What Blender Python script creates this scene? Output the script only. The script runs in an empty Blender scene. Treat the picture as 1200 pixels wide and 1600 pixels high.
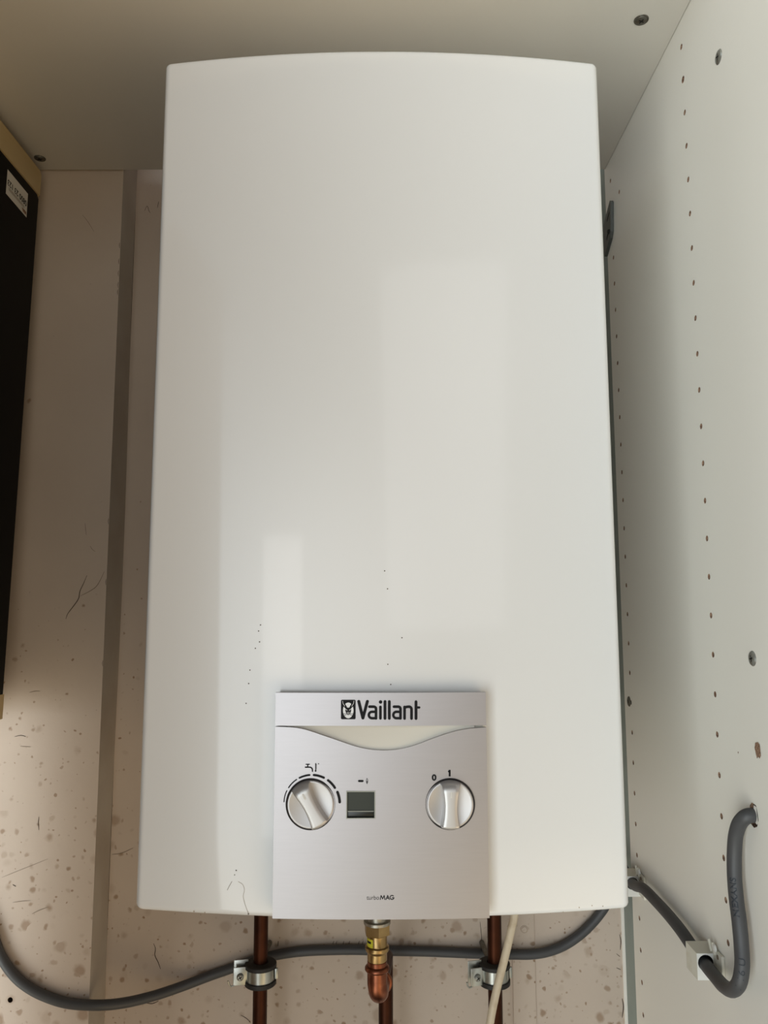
import bpy, bmesh, math, random
from mathutils import Vector, Matrix
random.seed(7)
SC = bpy.context.scene
COL = SC.collection
PI = math.pi

# ------------------------------------------------------------------ camera
PITCH, YAW, ROLL, FPX = 0.12269, -0.00155, -0.00172, 1225.4
CAM = Vector((0, -0.9013, 1.5))
fw = Vector((-math.sin(YAW)*math.cos(PITCH), math.cos(YAW)*math.cos(PITCH), math.sin(PITCH)))
rt0 = Vector((math.cos(YAW), math.sin(YAW), 0))
up0 = rt0.cross(fw)
rt = rt0*math.cos(ROLL) + up0*math.sin(ROLL)
up = -rt0*math.sin(ROLL) + up0*math.cos(ROLL)
cd = bpy.data.cameras.new('camera')
cd.sensor_fit = 'VERTICAL'; cd.sensor_height = 24; cd.sensor_width = 18
cd.lens = FPX/1600*24; cd.clip_start = 0.01
cam = bpy.data.objects.new('camera', cd); COL.objects.link(cam)
m3 = Matrix((rt, up, -fw)).transposed()
cam.matrix_world = Matrix.Translation(CAM) @ m3.to_4x4()
SC.camera = cam

def ray(px, py): return fw + rt*((px-600)/FPX) - up*((py-800)/FPX)
def at_y(px, py, y): d = ray(px, py); return CAM + d*((y-CAM.y)/d.y)
def at_x(px, py, x): d = ray(px, py); return CAM + d*((x-CAM.x)/d.x)
def at_z(px, py, z): d = ray(px, py); return CAM + d*((z-CAM.z)/d.z)

# ------------------------------------------------------------------ main planes (metres)
XR = 0.2718          # right cupboard side panel
ZC = 2.031           # underside of the cupboard top
YREC = 0.050         # recessed part of the back wall (the boxed-out part is y = 0)
XCH = -0.3164        # edge of the boxed-out part

# ------------------------------------------------------------------ materials
def mat(name, color, rough=0.5, metal=0.0, coat=0.0, spec=0.5, noise=None, bump=None, aniso=None):
    m = bpy.data.materials.new(name); m.use_nodes = True
    nt = m.node_tree; b = nt.nodes['Principled BSDF']
    b.inputs['Base Color'].default_value = (*color, 1)
    b.inputs['Roughness'].default_value = rough
    b.inputs['Metallic'].default_value = metal
    b.inputs['Specular IOR Level'].default_value = spec
    b.inputs['Coat Weight'].default_value = coat
    b.inputs['Coat Roughness'].default_value = 0.08
    tc = nt.nodes.new('ShaderNodeTexCoord')
    if noise:
        c2, scale, lo, hi = noise[:4]
        mp = nt.nodes.new('ShaderNodeMapping'); nt.links.new(tc.outputs['Object'], mp.inputs['Vector'])
        if len(noise) > 4: mp.inputs['Scale'].default_value = noise[4]
        n = nt.nodes.new('ShaderNodeTexNoise'); n.inputs['Scale'].default_value = scale; n.inputs['Detail'].default_value = 5
        nt.links.new(mp.outputs['Vector'], n.inputs['Vector'])
        r = nt.nodes.new('ShaderNodeValToRGB'); r.color_ramp.elements[0].position = lo; r.color_ramp.elements[1].position = hi
        r.color_ramp.elements[0].color = (*color, 1); r.color_ramp.elements[1].color = (*c2, 1)
        nt.links.new(n.outputs['Fac'], r.inputs['Fac']); nt.links.new(r.outputs['Color'], b.inputs['Base Color'])
    if bump:
        scale, strength, dist = bump
        n = nt.nodes.new('ShaderNodeTexNoise'); n.inputs['Scale'].default_value = scale; n.inputs['Detail'].default_value = 4
        nt.links.new(tc.outputs['Object'], n.inputs['Vector'])
        bp = nt.nodes.new('ShaderNodeBump'); bp.inputs['Strength'].default_value = strength; bp.inputs['Distance'].default_value = dist
        nt.links.new(n.outputs['Fac'], bp.inputs['Height']); nt.links.new(bp.outputs['Normal'], b.inputs['Normal'])
    if aniso: b.inputs['Anisotropic'].default_value = aniso
    return m

def wall_material():
    m = mat('painted plaster with rusty spots', (0.60, 0.51, 0.435), rough=0.75, bump=(60, 0.25, 0.002))
    nt = m.node_tree; b = nt.nodes['Principled BSDF']; L = nt.links.new
    def node(t, **kw):
        n = nt.nodes.new(t)
        for k, v in kw.items(): setattr(n, k, v)
        return n
    tc = node('ShaderNodeTexCoord'); geo = node('ShaderNodeNewGeometry')
    sep = node('ShaderNodeSeparateXYZ'); L(geo.outputs['Position'], sep.inputs[0])
    hgt = node('ShaderNodeMapRange'); L(sep.outputs['Z'], hgt.inputs['Value'])     # spots grow dense low on the wall
    hgt.inputs['From Min'].default_value = 1.58; hgt.inputs['From Max'].default_value = 1.12
    warp = node('ShaderNodeTexNoise'); warp.inputs['Scale'].default_value = 90; L(geo.outputs['Position'], warp.inputs['Vector'])
    vadd = node('ShaderNodeVectorMath', operation='MULTIPLY_ADD'); L(warp.outputs['Color'], vadd.inputs[0])
    vadd.inputs[1].default_value = (0.007, 0.007, 0.007); L(geo.outputs['Position'], vadd.inputs[2])
    sp0 = node('ShaderNodeSeparateXYZ'); L(vadd.outputs[0], sp0.inputs[0])
    flat = node('ShaderNodeCombineXYZ'); L(sp0.outputs['X'], flat.inputs['X']); L(sp0.outputs['Z'], flat.inputs['Y'])
    total = None
    for scale, thr, soft, seed, gate, amt in ((42, 0.36, 0.16, 0.0, 0.30, .62), (80, 0.34, 0.16, 3.3, 0.45, .75), (170, 0.34, 0.14, 7.7, 0.68, .8)):
        off = node('ShaderNodeVectorMath', operation='ADD'); L(flat.outputs[0], off.inputs[0]); off.inputs[1].default_value = (seed, seed, 0)
        v = node('ShaderNodeTexVoronoi', voronoi_dimensions='2D'); v.inputs['Scale'].default_value = scale; v.inputs['Randomness'].default_value = 1
        L(off.outputs[0], v.inputs['Vector'])
        sp = node('ShaderNodeSeparateColor'); L(v.outputs['Color'], sp.inputs[0])
        g = node('ShaderNodeMath', operation='GREATER_THAN'); L(sp.outputs[0], g.inputs[0])
        gm = node('ShaderNodeMapRange'); L(hgt.outputs[0], gm.inputs['Value']); gm.inputs['To Min'].default_value = 0.99; gm.inputs['To Max'].default_value = gate
        L(gm.outputs[0], g.inputs[1])
        size = node('ShaderNodeMath', operation='MULTIPLY'); L(sp.outputs[1], size.inputs[0]); size.inputs[1].default_value = thr
        d = node('ShaderNodeMath', operation='SUBTRACT'); L(size.outputs[0], d.inputs[0]); L(v.outputs['Distance'], d.inputs[1])
        k = node('ShaderNodeMapRange'); L(d.outputs[0], k.inputs['Value']); k.inputs['From Min'].default_value = 0; k.inputs['From Max'].default_value = soft
        mul = node('ShaderNodeMath', operation='MULTIPLY'); L(k.outputs[0], mul.inputs[0]); L(g.outputs[0], mul.inputs[1])
        m2 = node('ShaderNodeMath', operation='MULTIPLY'); L(mul.outputs[0], m2.inputs[0]); m2.inputs[1].default_value = amt
        dm = node('ShaderNodeMath', operation='MULTIPLY'); L(m2.outputs[0], dm.inputs[0]); L(sp.outputs[2], dm.inputs[1])
        if total is None: total = dm
        else:
            a = node('ShaderNodeMath', operation='MAXIMUM'); L(total.outputs[0], a.inputs[0]); L(dm.outputs[0], a.inputs[1]); total = a
    clampn = node('ShaderNodeMath', operation='MULTIPLY', use_clamp=True); L(total.outputs[0], clampn.inputs[0]); clampn.inputs[1].default_value = 1.0
    big = node('ShaderNodeTexNoise'); big.inputs['Scale'].default_value = 7; big.inputs['Detail'].default_value = 6; L(geo.outputs['Position'], big.inputs['Vector'])
    mixb = node('ShaderNodeMix', data_type='RGBA'); L(big.outputs['Fac'], mixb.inputs['Factor'])
    mixb.inputs['A'].default_value = (0.48, 0.39, 0.32, 1); mixb.inputs['B'].default_value = (0.63, 0.53, 0.445, 1)
    mix = node('ShaderNodeMix', data_type='RGBA'); L(clampn.outputs[0], mix.inputs['Factor'])
    L(mixb.outputs['Result'], mix.inputs['A']); mix.inputs['B'].default_value = (0.23, 0.125, 0.055, 1)
    L(mix.outputs['Result'], b.inputs['Base Color'])
    return m

M = {}
M['wall'] = wall_material()
M['reveal'] = mat('greyish painted edge', (0.47, 0.42, 0.36), 0.7, noise=((0.40, 0.34, 0.28), 14, 0.35, 0.7), bump=(50, .2, .002))
M['dark_mark'] = mat('dark brown scratch', (0.06, 0.04, 0.028), 0.9)
M['faint_mark'] = mat('faint brown scratch', (0.22, 0.17, 0.12), 0.9)
M['hair_mark'] = mat('pale brown hair line', (0.42, 0.36, 0.29), 0.8)
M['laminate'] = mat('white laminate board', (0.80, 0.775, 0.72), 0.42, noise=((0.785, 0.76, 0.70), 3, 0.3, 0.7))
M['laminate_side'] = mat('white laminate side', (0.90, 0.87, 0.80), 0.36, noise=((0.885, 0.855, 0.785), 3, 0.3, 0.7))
M['chipboard'] = mat('raw chipboard', (0.15, 0.08, 0.05), 0.95, noise=((0.40, 0.25, 0.16), 700, 0.4, 0.6))
M['chip_white'] = mat('broken laminate edge', (0.78, 0.74, 0.68), 0.8)
M['teal'] = mat('grey green painted strip', (0.29, 0.335, 0.31), 0.6, noise=((0.25, 0.29, 0.265), 20, .35, .7))
M['enamel'] = mat('white enamelled steel', (0.82, 0.83, 0.83), 0.26, coat=0.8, noise=((0.805, 0.815, 0.815), 5, .3, .7))
M['enamel'].node_tree.nodes['Principled BSDF'].inputs['Coat Roughness'].default_value = 0.06
M['underside'] = mat('dark steel underside', (0.20, 0.19, 0.17), 0.6, metal=0.3)
M['silver'] = mat('brushed silver plastic', (0.465, 0.443, 0.450), 0.35, metal=0.8, noise=((0.455, 0.433, 0.44), 900, .35, .65, (0.03, 1, 1)), aniso=0.3)
M['silver_knob'] = mat('satin silver plastic', (0.56, 0.545, 0.54), 0.42, metal=0.7)
M['grip_top'] = mat('pale silver plastic', (0.60, 0.585, 0.57), 0.38, metal=0.6)
M['cream'] = mat('cream white plastic', (0.80, 0.775, 0.69), 0.4)
M['print'] = mat('black print', (0.014, 0.014, 0.016), 0.6, spec=0.15)
M['print_thin'] = mat('dark grey print', (0.10, 0.095, 0.095), 0.55)
M['ring'] = mat('black gap ring', (0.015, 0.012, 0.012), 0.6)
M['lcd'] = mat('dark green display', (0.040, 0.047, 0.036), 0.3, spec=0.35)
M['lcd_low'] = mat('black display foot', (0.015, 0.017, 0.013), 0.3)
M['lcd_frame'] = mat('pale display edge', (0.40, 0.42, 0.37), 0.4)
M['copper'] = mat('tarnished copper', (0.070, 0.022, 0.010), 0.45, metal=0.9, noise=((0.035, 0.012, 0.006), 40, .35, .7))
M['copper_fit'] = mat('copper press fitting', (0.33, 0.115, 0.06), 0.34, metal=0.95, noise=((0.17, 0.055, 0.03), 90, .4, .7))
M['brass'] = mat('brass fitting', (0.50, 0.35, 0.165), 0.30, metal=0.95, noise=((0.38, 0.25, 0.105), 60, .35, .7))
M['nickel'] = mat('dull nickel', (0.45, 0.42, 0.36), 0.4, metal=0.9)
M['yellow'] = mat('yellow sticker', (0.60, 0.55, 0.03), 0.5)
M['steel'] = mat('zinc plated steel', (0.50, 0.51, 0.48), 0.30, metal=0.9, noise=((0.36, 0.37, 0.34), 60, .35, .7))
M['screw'] = mat('screw steel', (0.42, 0.43, 0.41), 0.38, metal=0.85, noise=((0.25, 0.22, 0.18), 300, .4, .7))
M['screw_dark'] = mat('dull dark screw', (0.17, 0.165, 0.14), 0.45, metal=0.7, noise=((0.12, 0.09, 0.06), 300, .4, .7))
M['recess'] = mat('screw recess', (0.012, 0.012, 0.011), 0.8)
M['rubber'] = mat('black rubber', (0.014, 0.012, 0.011), 0.6)
M['rubber_top'] = mat('dusty rubber', (0.024, 0.019, 0.015), 0.8)
M['cable'] = mat('grey rubber cable', (0.060, 0.060, 0.063), 0.5)
M['cable_print'] = mat('dark cable print', (0.018, 0.022, 0.03), 0.6)
M['flex'] = mat('yellowed white flex', (0.63, 0.53, 0.39), 0.45, noise=((0.45, 0.33, 0.21), 60, .5, .8))
M['clip'] = mat('yellowed white plastic', (0.66, 0.63, 0.54), 0.4, noise=((0.50, 0.43, 0.31), 55, .55, .85))
M['clip_face'] = mat('white plastic', (0.72, 0.71, 0.67), 0.4)
M['black'] = mat('black board', (0.004, 0.004, 0.004), 0.30, spec=0.05)
M['rail'] = mat('cream wood rail', (0.52, 0.40, 0.21), 0.42, noise=((0.46, 0.33, 0.15), 30, .35, .7, (0.15, .15, 1)))
M['shade_panel'] = mat('brown shading panel', (0.20, 0.12, 0.045), 0.5, noise=((0.14, 0.085, 0.03), 12, .3, .7, (1, 1, .1)))
M['paper'] = mat('sticker paper', (0.66, 0.64, 0.58), 0.6)
M['bracket'] = mat('dark zinc bracket', (0.115, 0.125, 0.12), 0.4, metal=0.6)

# ------------------------------------------------------------------ mesh helpers
def link(name, bm, mats, parent=None, smooth=True, sharp=35, loc=None):
    if not isinstance(mats, (list, tuple)): mats = [mats]
    bmesh.ops.remove_doubles(bm, verts=bm.verts, dist=1e-7)
    bmesh.ops.recalc_face_normals(bm, faces=bm.faces)
    for f in bm.faces: f.smooth = smooth
    for e in bm.edges:
        if len(e.link_faces) == 2 and e.calc_face_angle(0) > math.radians(sharp): e.smooth = False
    if loc is None and parent is not None: org = Vector(parent.matrix_world.translation)
    else: org = Vector(loc) if loc is not None else Vector((0, 0, 0))
    if loc is not None or parent is not None:
        bmesh.ops.translate(bm, verts=bm.verts, vec=-org)
    me = bpy.data.meshes.new(name); bm.to_mesh(me); bm.free()
    for m in mats: me.materials.append(M[m])
    o = bpy.data.objects.new(name, me); COL.objects.link(o)
    if parent is not None:
        o.parent = parent
        # child origin sits on the parent's origin
        if loc is not None: o.location = org - Vector(parent.matrix_world.translation)
    elif loc is not None: o.location = org
    o.matrix_world = Matrix.Translation(org)
    return o

def empty(name, loc):
    o = bpy.data.objects.new(name, None); o.empty_display_size = 0.02
    COL.objects.link(o); o.location = loc; o.matrix_world = Matrix.Translation(Vector(loc)); return o
def tag(o, label, cat, group=None, kind=None):
    o['label'] = label; o['category'] = cat
    if group: o['group'] = group
    if kind: o['kind'] = kind
    return o
def struct(o, label, cat): 
    o['kind'] = 'structure'; o['label'] = label; o['category'] = cat; return o

def face(bm, vs, mi=0):
    try:
        f = bm.faces.new(vs); f.material_index = mi; return f
    except ValueError: return None

def box(bm, lo, hi, bevel=0, mi=0, seg=2):
    t = bmesh.new(); bmesh.ops.create_cube(t, size=1)
    lo, hi = Vector(lo), Vector(hi)
    for v in t.verts: v.co = Vector([lo[i] + (v.co[i]+.5)*(hi[i]-lo[i]) for i in range(3)])
    if bevel: bmesh.ops.bevel(t, geom=list(t.edges), offset=bevel, segments=seg, profile=0.5, affect='EDGES')
    merge(bm, t, mi)
def merge(bm, t, mi=None, mx=None):
    d = {}
    for v in t.verts: d[v] = bm.verts.new(mx @ v.co if mx else v.co)
    for f in t.faces:
        n = face(bm, [d[v] for v in f.verts], f.material_index if mi is None else mi)
    t.free()

def smooth_path(pts, n=8):
    P = [Vector(p) for p in pts]; P = [2*P[0]-P[1]] + P + [2*P[-1]-P[-2]]
    out = []
    for i in range(1, len(P)-2):
        p0, p1, p2, p3 = P[i-1:i+3]
        # centripetal parametrisation keeps bends free of overshoot
        t01 = max((p1-p0).length, 1e-6)**.5; t12 = max((p2-p1).length, 1e-6)**.5; t23 = max((p3-p2).length, 1e-6)**.5
        m1 = (p2-p1) + t12*((p1-p0)/t01 - (p2-p0)/(t01+t12)); m2 = (p2-p1) + t12*((p3-p2)/t23 - (p3-p1)/(t12+t23))
        for k in range(n):
            s = k/n
            out.append((2*s**3-3*s**2+1)*p1 + (s**3-2*s**2+s)*m1 + (-2*s**3+3*s**2)*p2 + (s**3-s**2)*m2)
    out.append(P[-2]); return out

def tube(bm, pts, r, seg=16, mi=0, caps=True):
    P = [Vector(p) for p in pts]; rs = r if isinstance(r, (list, tuple)) else [r]*len(P)
    T = [(P[min(i+1, len(P)-1)]-P[max(i-1, 0)]).normalized() for i in range(len(P))]
    a = T[0].orthogonal().normalized(); rings = []
    for i, p in enumerate(P):
        a = (a - T[i]*a.dot(T[i])).normalized(); b = T[i].cross(a)
        rings.append([bm.verts.new(p + (a*math.cos(2*PI*k/seg) + b*math.sin(2*PI*k/seg))*rs[i]) for k in range(seg)])
    for A, B in zip(rings, rings[1:]):
        for k in range(seg): face(bm, (A[k], A[(k+1) % seg], B[(k+1) % seg], B[k]), mi)
    if caps: face(bm, rings[0], mi); face(bm, rings[-1], mi)

def lathe(bm, prof, origin, axis=(0, 0, 1), seg=32, mi=0, mis=None):
    """prof: (radius, height) pairs turned round axis through origin"""
    ax = Vector(axis).normalized(); a = ax.orthogonal().normalized(); b = ax.cross(a); O = Vector(origin)
    rings = []
    for r, h in prof:
        if r < 1e-6: rings.append([bm.verts.new(O + ax*h)])
        else: rings.append([bm.verts.new(O + ax*h + (a*math.cos(2*PI*k/seg) + b*math.sin(2*PI*k/seg))*r) for k in range(seg)])
    for i, (A, B) in enumerate(zip(rings, rings[1:])):
        m = mis[i] if mis else mi
        for k in range(seg):
            q = [A[k % len(A)], A[(k+1) % len(A)], B[(k+1) % len(B)], B[k % len(B)]]
            u = []
            for v in q:
                if v not in u: u.append(v)
            if len(u) > 2: face(bm, u, m)

def circle2(c, r, n=24, r2=None): return [(c[0]+r*math.cos(2*PI*k/n), c[1]+(r2 or r)*math.sin(2*PI*k/n)) for k in range(n)]

def poly(bm, pts2, fn, mi=0):
    """flat filled outline (2-D points mapped by fn)"""
    face(bm, [bm.verts.new(fn(*p)) for p in pts2], mi)

def stroke(bm, pts, w, fn, mi=0, cap=True):
    """a pen stroke: ribbon with round caps in a 2-D frame mapped by fn"""
    P = [Vector((*p, 0)) for p in pts]
    ws = w if isinstance(w, (list, tuple)) else [w]*len(P)
    L, R = [], []
    for i, p in enumerate(P):
        t = (P[min(i+1, len(P)-1)]-P[max(i-1, 0)]).normalized(); n = Vector((-t.y, t.x, 0))
        L.append(p+n*ws[i]/2); R.append(p-n*ws[i]/2)
    vl = [bm.verts.new(fn(v.x, v.y)) for v in L]; vr = [bm.verts.new(fn(v.x, v.y)) for v in R]
    for i in range(len(P)-1): face(bm, (vl[i], vr[i], vr[i+1], vl[i+1]), mi)
    if cap:
        for p, q, k in ((P[0], P[1], 0), (P[-1], P[-2], -1)):
            d = (p-q).normalized(); n = Vector((-d.y, d.x, 0)); r = ws[k]/2
            arc = [p + (n*math.cos(a)+d*math.sin(a))*r for a in [PI*j/8 for j in range(9)]]
            poly(bm, [(v.x, v.y) for v in arc], fn, mi)

def arc2(c, r, a0, a1, n=12, r2=None): return [(c[0]+r*math.cos(math.radians(a0+(a1-a0)*k/n)), c[1]+(r2 or r)*math.sin(math.radians(a0+(a1-a0)*k/n))) for k in range(n+1)]

def text_bm(s, bold=0.0):
    """lettering as a mesh, size 1, baseline at y=0; returns verts, faces, width"""
    cu = bpy.data.curves.new('t', 'FONT'); cu.body = s; cu.size = 1.0; cu.offset = bold; cu.resolution_u = 4
    ob = bpy.data.objects.new('t', cu); COL.objects.link(ob)
    dg = bpy.context.evaluated_depsgraph_get()
    me = bpy.data.meshes.new_from_object(ob.evaluated_get(dg))
    V = [v.co.copy() for v in me.vertices]; Fc = [tuple(p.vertices) for p in me.polygons]
    bpy.data.objects.remove(ob); bpy.data.curves.remove(cu); bpy.data.meshes.remove(me)
    x0 = min(v.x for v in V); x1 = max(v.x for v in V); y0 = min(v.y for v in V); y1 = max(v.y for v in V)
    return V, Fc, x0, x1, y0, y1
def text_fit(bm, s, x0, x1, y0, y1, fn, bold=0.0, mi=0):
    """fit lettering into the 2-D box x0..x1 (left to right) and y0 (bottom) .. y1 (top)"""
    V, Fc, a0, a1, b0, b1 = text_bm(s, bold)
    vs = [bm.verts.new(fn(x0+(v.x-a0)/(a1-a0)*(x1-x0), y0+(v.y-b0)/(b1-b0)*(y1-y0))) for v in V]
    for f in Fc: face(bm, [vs[i] for i in f], mi)

def holed_plane(bm, outer, holes, fn, depth_vec, mi=0, mi_hole=1):
    """flat sheet with real blind holes"""
    t = bmesh.new(); edges = []
    def loop(pts):
        vs = [t.verts.new((p[0], p[1], 0)) for p in pts]
        for i in range(len(vs)): edges.append(t.edges.new((vs[i], vs[(i+1) % len(vs)])))
    loop(outer)
    for h in holes: loop(h)
    bmesh.ops.triangle_fill(t, use_beauty=True, use_dissolve=False, edges=edges)
    d = {v: bm.verts.new(fn(v.co.x, v.co.y)) for v in t.verts}
    for f in t.faces: face(bm, [d[v] for v in f.verts], mi)
    t.free()
    dv = Vector(depth_vec)
    for h in holes:
        A = [bm.verts.new(Vector(fn(*p))) for p in h]; B = [bm.verts.new(Vector(fn(*p))+dv) for p in h]
        for i in range(len(h)): face(bm, (A[i], A[(i+1) % len(h)], B[(i+1) % len(h)], B[i]), mi_hole)
        face(bm, B, mi_hole)

# ------------------------------------------------------------------ setting: walls, ceiling, side panel, floor
# back wall: boxed-out left part (y=0), its reveal, and the recessed part; with scratches and a drilled hole
bm = bmesh.new()
def fn0(x, z): return (x, 0, z)
hole = at_y(16, 1562.5, 0)
holed_plane(bm, [(-1.0, 0.6), (XCH, 0.6), (XCH, 2.5), (-1.0, 2.5)], [circle2((hole.x, hole.z), 0.0028, 14)], fn0, (0, .02, 0), 0, 2)
# slightly uneven reveal edge
zs = [0.6 + 1.9*i/60 for i in range(61)]
A = [bm.verts.new((XCH, 0, z)) for z in zs]; B = [bm.verts.new((XCH+0.0010*math.sin(z*9)+.0006, YREC, z)) for z in zs]
for i in range(60): face(bm, (A[i], B[i], B[i+1], A[i+1]), 1)
face(bm, [bm.verts.new(p) for p in ((XCH, YREC, .6), (0.45, YREC, .6), (0.45, YREC, 2.5), (XCH, YREC, 2.5))], 0)
def wmark(pts, w, y, mi=2):
    q = []
    for p in smooth_path([at_y(px, py, y) for px, py in pts], 4): q.append((p.x, p.z))
    n = len(q); ws = [w*(0.35+0.65*math.sin(PI*(i+1)/(n+1))) for i in range(n)]
    stroke(bm, q, ws, lambda x, z: (x, y-0.0003, z), mi, cap=False)
wmark([(136, 899), (131, 911), (125, 924), (123, 935), (115, 947), (106, 959), (103, 967)], .0009, 0)
wmark([(163, 893), (157, 906), (150, 917), (138, 925), (126, 931)], .0007, 0, 3)
wmark([(133, 817), (134, 828), (135, 836)], .0005, 0, 3); wmark([(141, 853), (144, 858), (149, 862)], .0005, 0, 3)
wmark([(129, 336), (137, 346), (147, 362)], .0005, 0, 3); wmark([(46, 1082), (55, 1080), (63, 1080)], .0006, 0, 3)
wmark([(50, 1428), (62, 1422), (76, 1417)], .0006, 0, 3); wmark([(20, 1410), (34, 1408), (48, 1407)], .0005, 0, 3)
wmark([(20, 1382), (25, 1385)], .0008, 0); wmark([(3, 1371), (30, 1360), (75, 1342)], .0004, 0, 3)
wmark([(226, 330), (230, 322), (233, 330), (235, 333)], .0006, YREC); wmark([(246, 325), (248, 315)], .0006, YREC)
wmark([(240, 1474), (243, 1482), (242, 1492), (247, 1503), (251, 1514)], .0009, YREC)
wmark([(228, 1567), (238, 1568), (248, 1564)], .0008, YREC); wmark([(434, 1478), (435, 1470)], .0008, YREC)
for px in (520, 525, 536, 545, 560, 566): wmark([(px, 1475), (px+1.5, 1470)], .0006, YREC, 2)
wmark([(750, 1440), (752, 1460), (753, 1480)], .0006, YREC); wmark([(376, 1586), (385, 1591), (392, 1598)], .0007, YREC)
wmark([(61, 1276), (60, 1286), (61, 1297)], .0007, 0); wmark([(23, 1151), (33, 1149), (41, 1151)], .0007, 0); wmark([(175, 1335), (190, 1333), (208, 1325)], .0006, YREC, 3); wmark([(32, 1166), (48, 1167)], .0006, 0, 3)
wmark([(968, 1460), (970, 1470), (969, 1484)], .0010, YREC); wmark([(972, 1560), (974, 1572), (972, 1590)], .0012, YREC)
wmark([(963, 1490), (969, 1495)], .0006, YREC); wmark([(963, 1512), (970, 1515)], .0006, YREC)
# the chipped paint line on the edge of the boxed-out part
for py in (379, 404, 423, 441, 452, 810, 905, 1032): wmark([(191.6-(py-275)*.0405, py), (190.8-(py-275)*.0405, py+4), (191.2-(py-275)*.0405, py+9)], .0005, 0)
wb = link('wall_back', bm, ['wall', 'reveal', 'dark_mark', 'faint_mark'], smooth=False)
struct(wb, 'stained off-white plaster back wall with rusty spots behind the heater', 'wall')

# flat batten running down the wall right of the right-hand pipe
bm = bmesh.new(); box(bm, (0.1470, YREC-.0025, .6), (0.1728, YREC+.002, 2.2), .0006)
# filler plug on the batten
c = at_y(819, 1452, YREC-.0025); lathe(bm, [(0, .0009), (.0026, .0009), (.0034, 0), (.0040, .0006), (.0044, 0)], (c.x, YREC-.0025, c.z), (0, -1, 0), 20, mi=0)
o = link('trim_1', bm, ['wall']); struct(o, 'thin flat painted batten on the back wall right of the pipes', 'trim')
# grey-green strip behind the back edge of the side panel
bm = bmesh.new(); box(bm, (0.2762, 0.004, .6), (0.31, YREC+.004, 2.3), .0005)
o = link('trim_2', bm, ['teal']); struct(o, 'grey-green vertical strip in the corner behind the side panel', 'trim')
bm = bmesh.new(); box(bm, (0.2728, YREC-.002, .6), (0.2775, YREC+.003, 2.3), .0006)
o = link('trim_3', bm, ['chip_white']); struct(o, 'narrow pale filler line at the right edge of the back wall', 'trim')

# cupboard top board
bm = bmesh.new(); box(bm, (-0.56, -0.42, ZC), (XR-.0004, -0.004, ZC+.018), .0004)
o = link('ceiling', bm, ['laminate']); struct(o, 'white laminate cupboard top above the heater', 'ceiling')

# right side panel with its two rows of shelf pin holes
bm = bmesh.new()
def fnr(y, z): return (XR, y, z)
YO, YI, Z0, ZI0, HR = -0.2463, -0.0226, 2.0060, 2.0055, 0.0025
holes = []
for k in range(44):
    for y, z in ((YO, Z0), (YI, ZI0)):
        zz = z - .032*k
        if 0.62 < zz < 2.028: holes.append(circle2((y, zz), HR*(1.25 if (k == 1 and y == YO) else 1), 12))
holes.append(circle2((-0.0535, 1.9741), HR, 12))
hc = at_x(1177.5, 1274, XR)      # ragged opening for the cable
rag = [(0, 1), (.6, .75), (.75, .2), (.95, -.3), (.7, -.85), (.1, -1.05), (-.5, -.8), (-.8, -.2), (-.7, .4), (-.5, .95)]
holes.append([(hc.y-.0005 + p[0]*.0085, hc.z + p[1]*.0085) for p in rag])
holed_plane(bm, [(-0.42, .6), (0, .6), (0, ZC+.018), (-0.42, ZC+.018)], holes, fnr, (.011, 0, 0), 0, 1)
X2 = XR+.018
for q in (((XR, 0, .6), (X2, 0, .6), (X2, 0, ZC+.018), (XR, 0, ZC+.018)), ((XR, -.42, .6), (X2, -.42, .6), (X2, -.42, ZC+.018), (XR, -.42, ZC+.018)),
          ((X2, -.42, .6), (X2, 0, .6), (X2, 0, ZC+.018), (X2, -.42, ZC+.018))):
    face(bm, [bm.verts.new(p) for p in q], 0)
def rblob(px, py, pts, mi, dx=.0003):
    poly(bm, [tuple((px+a, py+b)) for a, b in pts], lambda u, v: tuple(at_x(u, v, XR) - Vector((dx, 0, 0))), mi)
# broken-out chip below the lower screw, and the pale torn laminate beside the cable opening
rblob(1184.5, 1172.5, [(-4, -12), (0, -13), (3, -9), (4, 0), (5, 8), (3, 13), (1, 10), (-1, 13), (-3, 5), (-5, -4)], 1)
rblob(1180, 1275, [(-1, -17), (3, -14), (4, -2), (6, 10), (4, 14), (0, 8), (-2, -4)], 2, .0006)
rblob(1176.5, 1262, [(-4, -3), (-1, -8), (2, -6), (1, 3), (-3, 6)], 1, .0005)
rblob(1154, 1176, [(-1, -1.5), (1, -1), (0, 2)], 1)
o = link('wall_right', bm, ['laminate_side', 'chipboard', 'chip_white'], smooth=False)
struct(o, 'white laminate cupboard side panel with two rows of shelf pin holes', 'wall')

# unseen panels added at the far left to block light from the side
bm = bmesh.new(); box(bm, (-0.440, -0.92, .6), (-0.420, -0.085, 1.380)); box(bm, (-0.440, -0.92, 1.3795), (-0.420, -0.361, 2.03)); box(bm, (-0.475, -0.365, 1.386), (-0.4605, -0.0006, 2.03))
o = link('shade_panel_left', bm, ['shade_panel']); struct(o, 'brown shading panel added out of view at the far left to block light', 'wall')

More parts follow.
